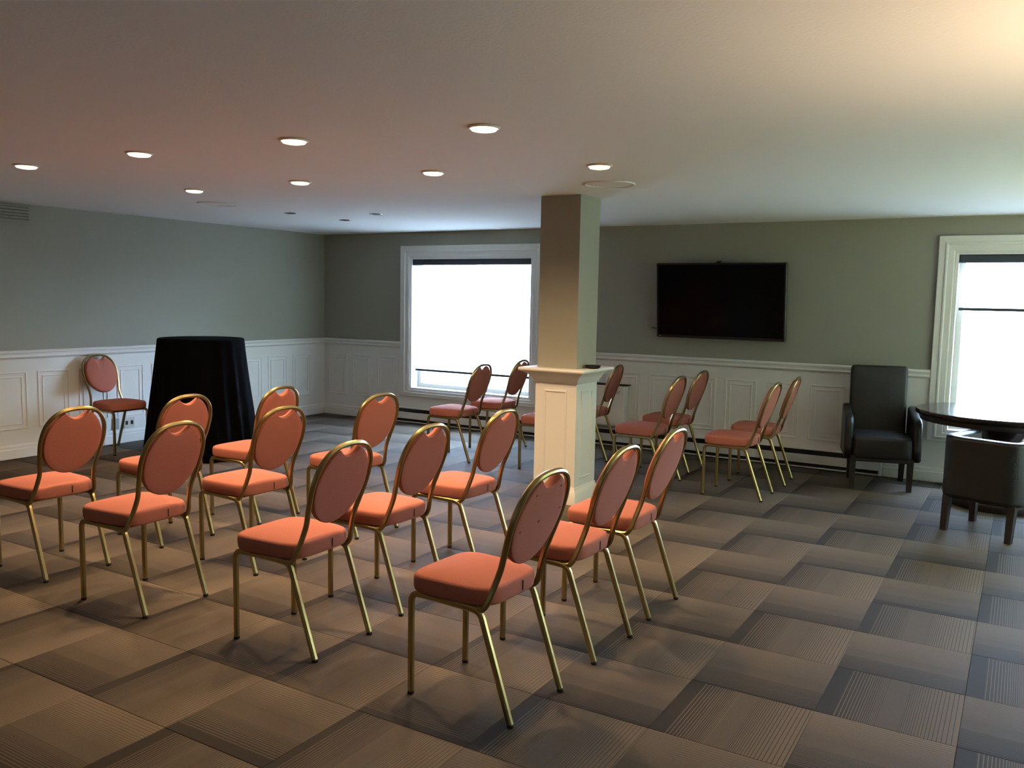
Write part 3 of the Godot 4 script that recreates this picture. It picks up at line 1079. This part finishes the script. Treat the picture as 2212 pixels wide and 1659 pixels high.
# ------------------------------------------------------------------ black draped cocktail table
func build_cocktail_table() -> void:
	var t := thing("cocktail_table", "tall round cocktail table under a floor-length black cloth", "table", Vector3(1.19, 0, 3.02))
	var H := 1.178
	part("tabletop", mlathe([Vector2(0.39, H - 0.03), Vector2(0.40, H - 0.02), Vector2(0.40, H - 0.012), Vector2(0.39, H - 0.006)], 40), M.dark_wood, t)
	part("pole", mlathe([Vector2(0.035, 0.03), Vector2(0.035, H - 0.03)], 16), M.slot, t)
	part("foot", mlathe([Vector2(0.27, 0.0), Vector2(0.27, 0.02), Vector2(0.05, 0.045)], 32), M.slot, t)
	var k := 288
	var rings := []
	var prof := [[0.02, H], [0.28, H], [0.398, H - 0.001], [0.409, H - 0.005], [0.413, H - 0.015], [0.417, H - 0.05], [0.425, H - 0.12], [0.440, H - 0.25], [0.458, H - 0.40], [0.478, H - 0.55], [0.498, H - 0.70], [0.518, H - 0.85], [0.537, H - 1.0], [0.550, H - 1.10], [0.557, 0.006]]
	for p in prof:
		var r := PackedVector3Array()
		var drop: float = clampf((H - p[1] - 0.03) / 1.1, 0.0, 1.0)
		for j in k:
			var a := TAU * j / k
			var w := 0.6 * (1.0 - 2.0 * absf(sin(9.0 * a + 0.6 + 0.5 * sin(2.0 * a)))) + 0.4 * sin(23.0 * a + 2.1) + 0.2 * sin(5.0 * a + 4.0)
			var rad: float = p[0] + 0.026 * pow(drop, 0.7) * w
			r.append(Vector3(rad * cos(a), p[1], rad * sin(a)))
		rings.append(r)
	var m := MB.new()
	m.loft(rings, false, true, false)
	part("tablecloth", m, M.cloth, t)

# ------------------------------------------------------------------ round table and leather chairs
func side_slab(prof: Array, x0: float, x1: float, b: float) -> MB:
	# outline in (z, y) given thickness along x, with softened edges
	var c := Vector2.ZERO
	for p in prof: c += p
	c /= float(prof.size())
	var rings := []
	for l in [[x0, b], [x0 + b * 0.35, b * 0.35], [x0 + b, 0.0], [x1 - b, 0.0], [x1 - b * 0.35, b * 0.35], [x1, b]]:
		var r := PackedVector3Array()
		for p in prof:
			var d: Vector2 = (p - c)
			var q: Vector2 = c + d * (1.0 - l[1] / maxf(d.length(), 0.05))
			r.append(Vector3(l[0], q.y, q.x))
		rings.append(r)
	var m := MB.new()
	m.loft(rings)
	return m

func pillow(c: Vector3, s: Vector3, b: float, xf := Transform3D.IDENTITY, squarish := 0.22) -> MB:
	# soft block with rounded edges and a slight crown
	var h := s * 0.5
	var k := 40
	var rings := []
	for l in [[b, -h.y], [b * 0.3, -h.y + b * 0.3], [0.0, -h.y + b], [0.0, h.y - b], [b * 0.3, h.y - b * 0.3], [b, h.y], [minf(h.x, h.z) * 0.6, h.y + 0.006]]:
		var r := PackedVector3Array()
		for i in k:
			var a := TAU * (i + 0.5) / k
			var x: float = (h.x - l[0]) * signf(cos(a)) * pow(absf(cos(a)), squarish)
			var z: float = (h.z - l[0]) * signf(sin(a)) * pow(absf(sin(a)), squarish)
			r.append(xf * (c + Vector3(x, l[1], z)))
		rings.append(r)
	var m := MB.new()
	m.loft(rings)
	return m

func taper_leg(x: float, z: float, top: float, lean_x := 0.0, lean_z := 0.0) -> MB:
	var rings := []
	for l in [[0.0, 0.019], [0.003, 0.0205], [top, 0.026]]:
		var r := PackedVector3Array()
		var f: float = 1.0 - l[0] / top
		for c in [[-1, -1], [1, -1], [1, 1], [-1, 1]]:
			r.append(Vector3(x + lean_x * f + c[0] * l[1], l[0], z + lean_z * f + c[1] * l[1]))
		rings.append(r)
	var m := MB.new()
	m.loft(rings, true)
	return m

func build_dining_corner() -> void:
	# round pedestal table
	var t := thing("round_table", "dark polished round pedestal table under the right window", "table", Vector3(8.16, 0, 0.725))
	part("tabletop", mlathe([Vector2(0.60, 0.735), Vector2(0.645, 0.738), Vector2(0.655, 0.746), Vector2(0.655, 0.772), Vector2(0.648, 0.779), Vector2(0.40, 0.780), Vector2(0.01, 0.780)], 72), M.table_wood, t)
	part("apron", mlathe([Vector2(0.600, 0.690), Vector2(0.615, 0.690), Vector2(0.615, 0.736), Vector2(0.600, 0.736)], 72), M.dark_wood, t)
	part("pedestal", mlathe([Vector2(0.19, 0.736), Vector2(0.19, 0.668), Vector2(0.225, 0.660), Vector2(0.228, 0.645), Vector2(0.20, 0.625), Vector2(0.15, 0.56), Vector2(0.115, 0.48), Vector2(0.10, 0.36), Vector2(0.115, 0.24), Vector2(0.17, 0.165), Vector2(0.22, 0.135), Vector2(0.22, 0.10)], 40), M.table_wood, t)
	part("base", mlathe([Vector2(0.36, 0.0), Vector2(0.37, 0.008), Vector2(0.37, 0.062), Vector2(0.362, 0.070), Vector2(0.335, 0.072), Vector2(0.330, 0.082), Vector2(0.330, 0.098), Vector2(0.322, 0.106), Vector2(0.20, 0.110)], 64), M.table_wood, t)
	# high-backed armchair, facing the room
	var a := thing("leather_armchair", "high-backed dark leather armchair against the back wall, facing the room", "armchair", Vector3(7.200, 0, 0.455), 0.235)
	part("seat", pillow(Vector3(0, 0.375, 0.03), Vector3(0.50, 0.21, 0.50), 0.035), M.leather, a)
	part("frame", mbox(Vector3(0, 0.275, 0.01), Vector3(0.52, 0.05, 0.50), 0.008, true), M.leather, a)
	var lean := Transform3D(Basis(Vector3.RIGHT, -0.10), Vector3(-0.012, 0.665, -0.235))
	var bm := pillow(Vector3.ZERO, Vector3(0.490, 0.10, 0.82), 0.026, lean * Transform3D(Basis(Vector3.RIGHT, PI * 0.5), Vector3.ZERO), 0.10)
	part("backrest", bm, M.leather, a)
	for s in [-1.0, 1.0]:
		var prof := [Vector2(-0.25, 0.27), Vector2(-0.25, 0.62), Vector2(-0.24, 0.70), Vector2(-0.20, 0.715), Vector2(-0.12, 0.695), Vector2(-0.02, 0.672), Vector2(0.08, 0.66), Vector2(0.17, 0.645), Vector2(0.225, 0.61), Vector2(0.245, 0.55), Vector2(0.240, 0.47), Vector2(0.248, 0.38), Vector2(0.262, 0.27)]
		var x0: float = 0.245 if s > 0 else -0.315
		part("arm", side_slab(prof, x0, x0 + 0.07, 0.022), M.leather, a)
		part("leg", taper_leg(s * 0.235, 0.225, 0.27), M.dark_wood, a)
		part("leg", taper_leg(s * 0.225, -0.205, 0.27, 0.0, -0.05), M.dark_wood, a)
	# low tub chair with its back to the camera
	var b := thing("tub_chair", "low dark leather tub chair with its back to the room", "armchair", Vector3(8.145, 0, 1.700), 2.775)
	var path := []
	var raw := [Vector3(-0.245, 0.475, 0.24), Vector3(-0.245, 0.475, -0.235), Vector3(0.245, 0.475, -0.235), Vector3(0.245, 0.475, 0.24)]
	path = fillet(raw, 0.10, 8)
	var sec := [Vector2(-0.032, -0.225), Vector2(0.032, -0.225), Vector2(0.036, -0.20), Vector2(0.038, 0.19), Vector2(0.032, 0.214), Vector2(0.018, 0.226), Vector2(-0.018, 0.226), Vector2(-0.032, 0.214), Vector2(-0.038, 0.19), Vector2(-0.036, -0.20)]
	var sh := MB.new()
	sh.sweep(path, sec, Vector3(1, 0, 0), false)
	part("shell", sh, M.leather, b)
	part("seat", pillow(Vector3(0, 0.36, 0.035), Vector3(0.42, 0.20, 0.46), 0.03), M.leather, b)
	for s in [-1.0, 1.0]:
		part("leg", taper_leg(s * 0.215, 0.205, 0.262), M.dark_wood, b)
		part("leg", taper_leg(s * 0.222, -0.215, 0.262, 0.0, -0.03), M.dark_wood, b)

# ------------------------------------------------------------------ convector on the back wall
func build_convector() -> void:
	var t := thing("wall_convector", "white wall convector with a thin dark top, right of the pillar", "heater", Vector3(4.145, 0.0, 0.010))
	part("casing", mbox(Vector3(0, 0.465, 0.062), Vector3(0.79, 0.46, 0.115), 0.012, true), M.white, t)
	part("top_grille", mbox(Vector3(0.012, 0.699, 0.064), Vector3(0.83, 0.010, 0.124), 0.003, true), M.slot, t)
	part("control_panel", mbox(Vector3(0.30, 0.62, 0.121), Vector3(0.08, 0.04, 0.004), 0.001), M.plate, t)
	for s in [-1.0, 1.0]:
		part("wall_bracket", mbox(Vector3(s * 0.28, 0.46, 0.006), Vector3(0.04, 0.36, 0.010), 0.001), M.slot, t)

# ------------------------------------------------------------------ uplighter that warms the right side of the ceiling, beyond the picture
func build_floor_lamp() -> void:
	var t := thing("floor_lamp", "tall uplighter floor lamp standing right of the camera", "lamp", Vector3(8.88, 0, 5.9))
	part("base", mlathe([Vector2(0.15, 0.0), Vector2(0.15, 0.015), Vector2(0.13, 0.024), Vector2(0.02, 0.030)], 36), M.slot, t)
	part("pole", mlathe([Vector2(0.012, 0.028), Vector2(0.012, 1.42)], 16), M.slot, t)
	part("bowl", mlathe([Vector2(0.015, 1.415), Vector2(0.08, 1.435), Vector2(0.15, 1.48), Vector2(0.19, 1.54), Vector2(0.187, 1.54), Vector2(0.147, 1.484), Vector2(0.078, 1.442), Vector2(0.015, 1.423)], 40), M.white, t)
	part("bulb", mlathe([Vector2(0.012, 1.425), Vector2(0.03, 1.45), Vector2(0.034, 1.48), Vector2(0.022, 1.505), Vector2(0.002, 1.512)], 20), M.lens, t)
	var l := SpotLight3D.new()
	l.name = "lamp_light"
	l.light_color = Color(1.0, 0.88, 0.72)
	l.light_energy = 1.75
	l.light_size = 0.05
	l.spot_angle = 80.0
	l.spot_angle_attenuation = 0.5
	l.spot_range = 14.0
	l.spot_attenuation = 2.0
	l.shadow_enabled = true
	t.add_child(l)
	l.position = Vector3(0, 1.55, 0)
	l.rotation = Vector3(PI * 0.5, 0, 0)
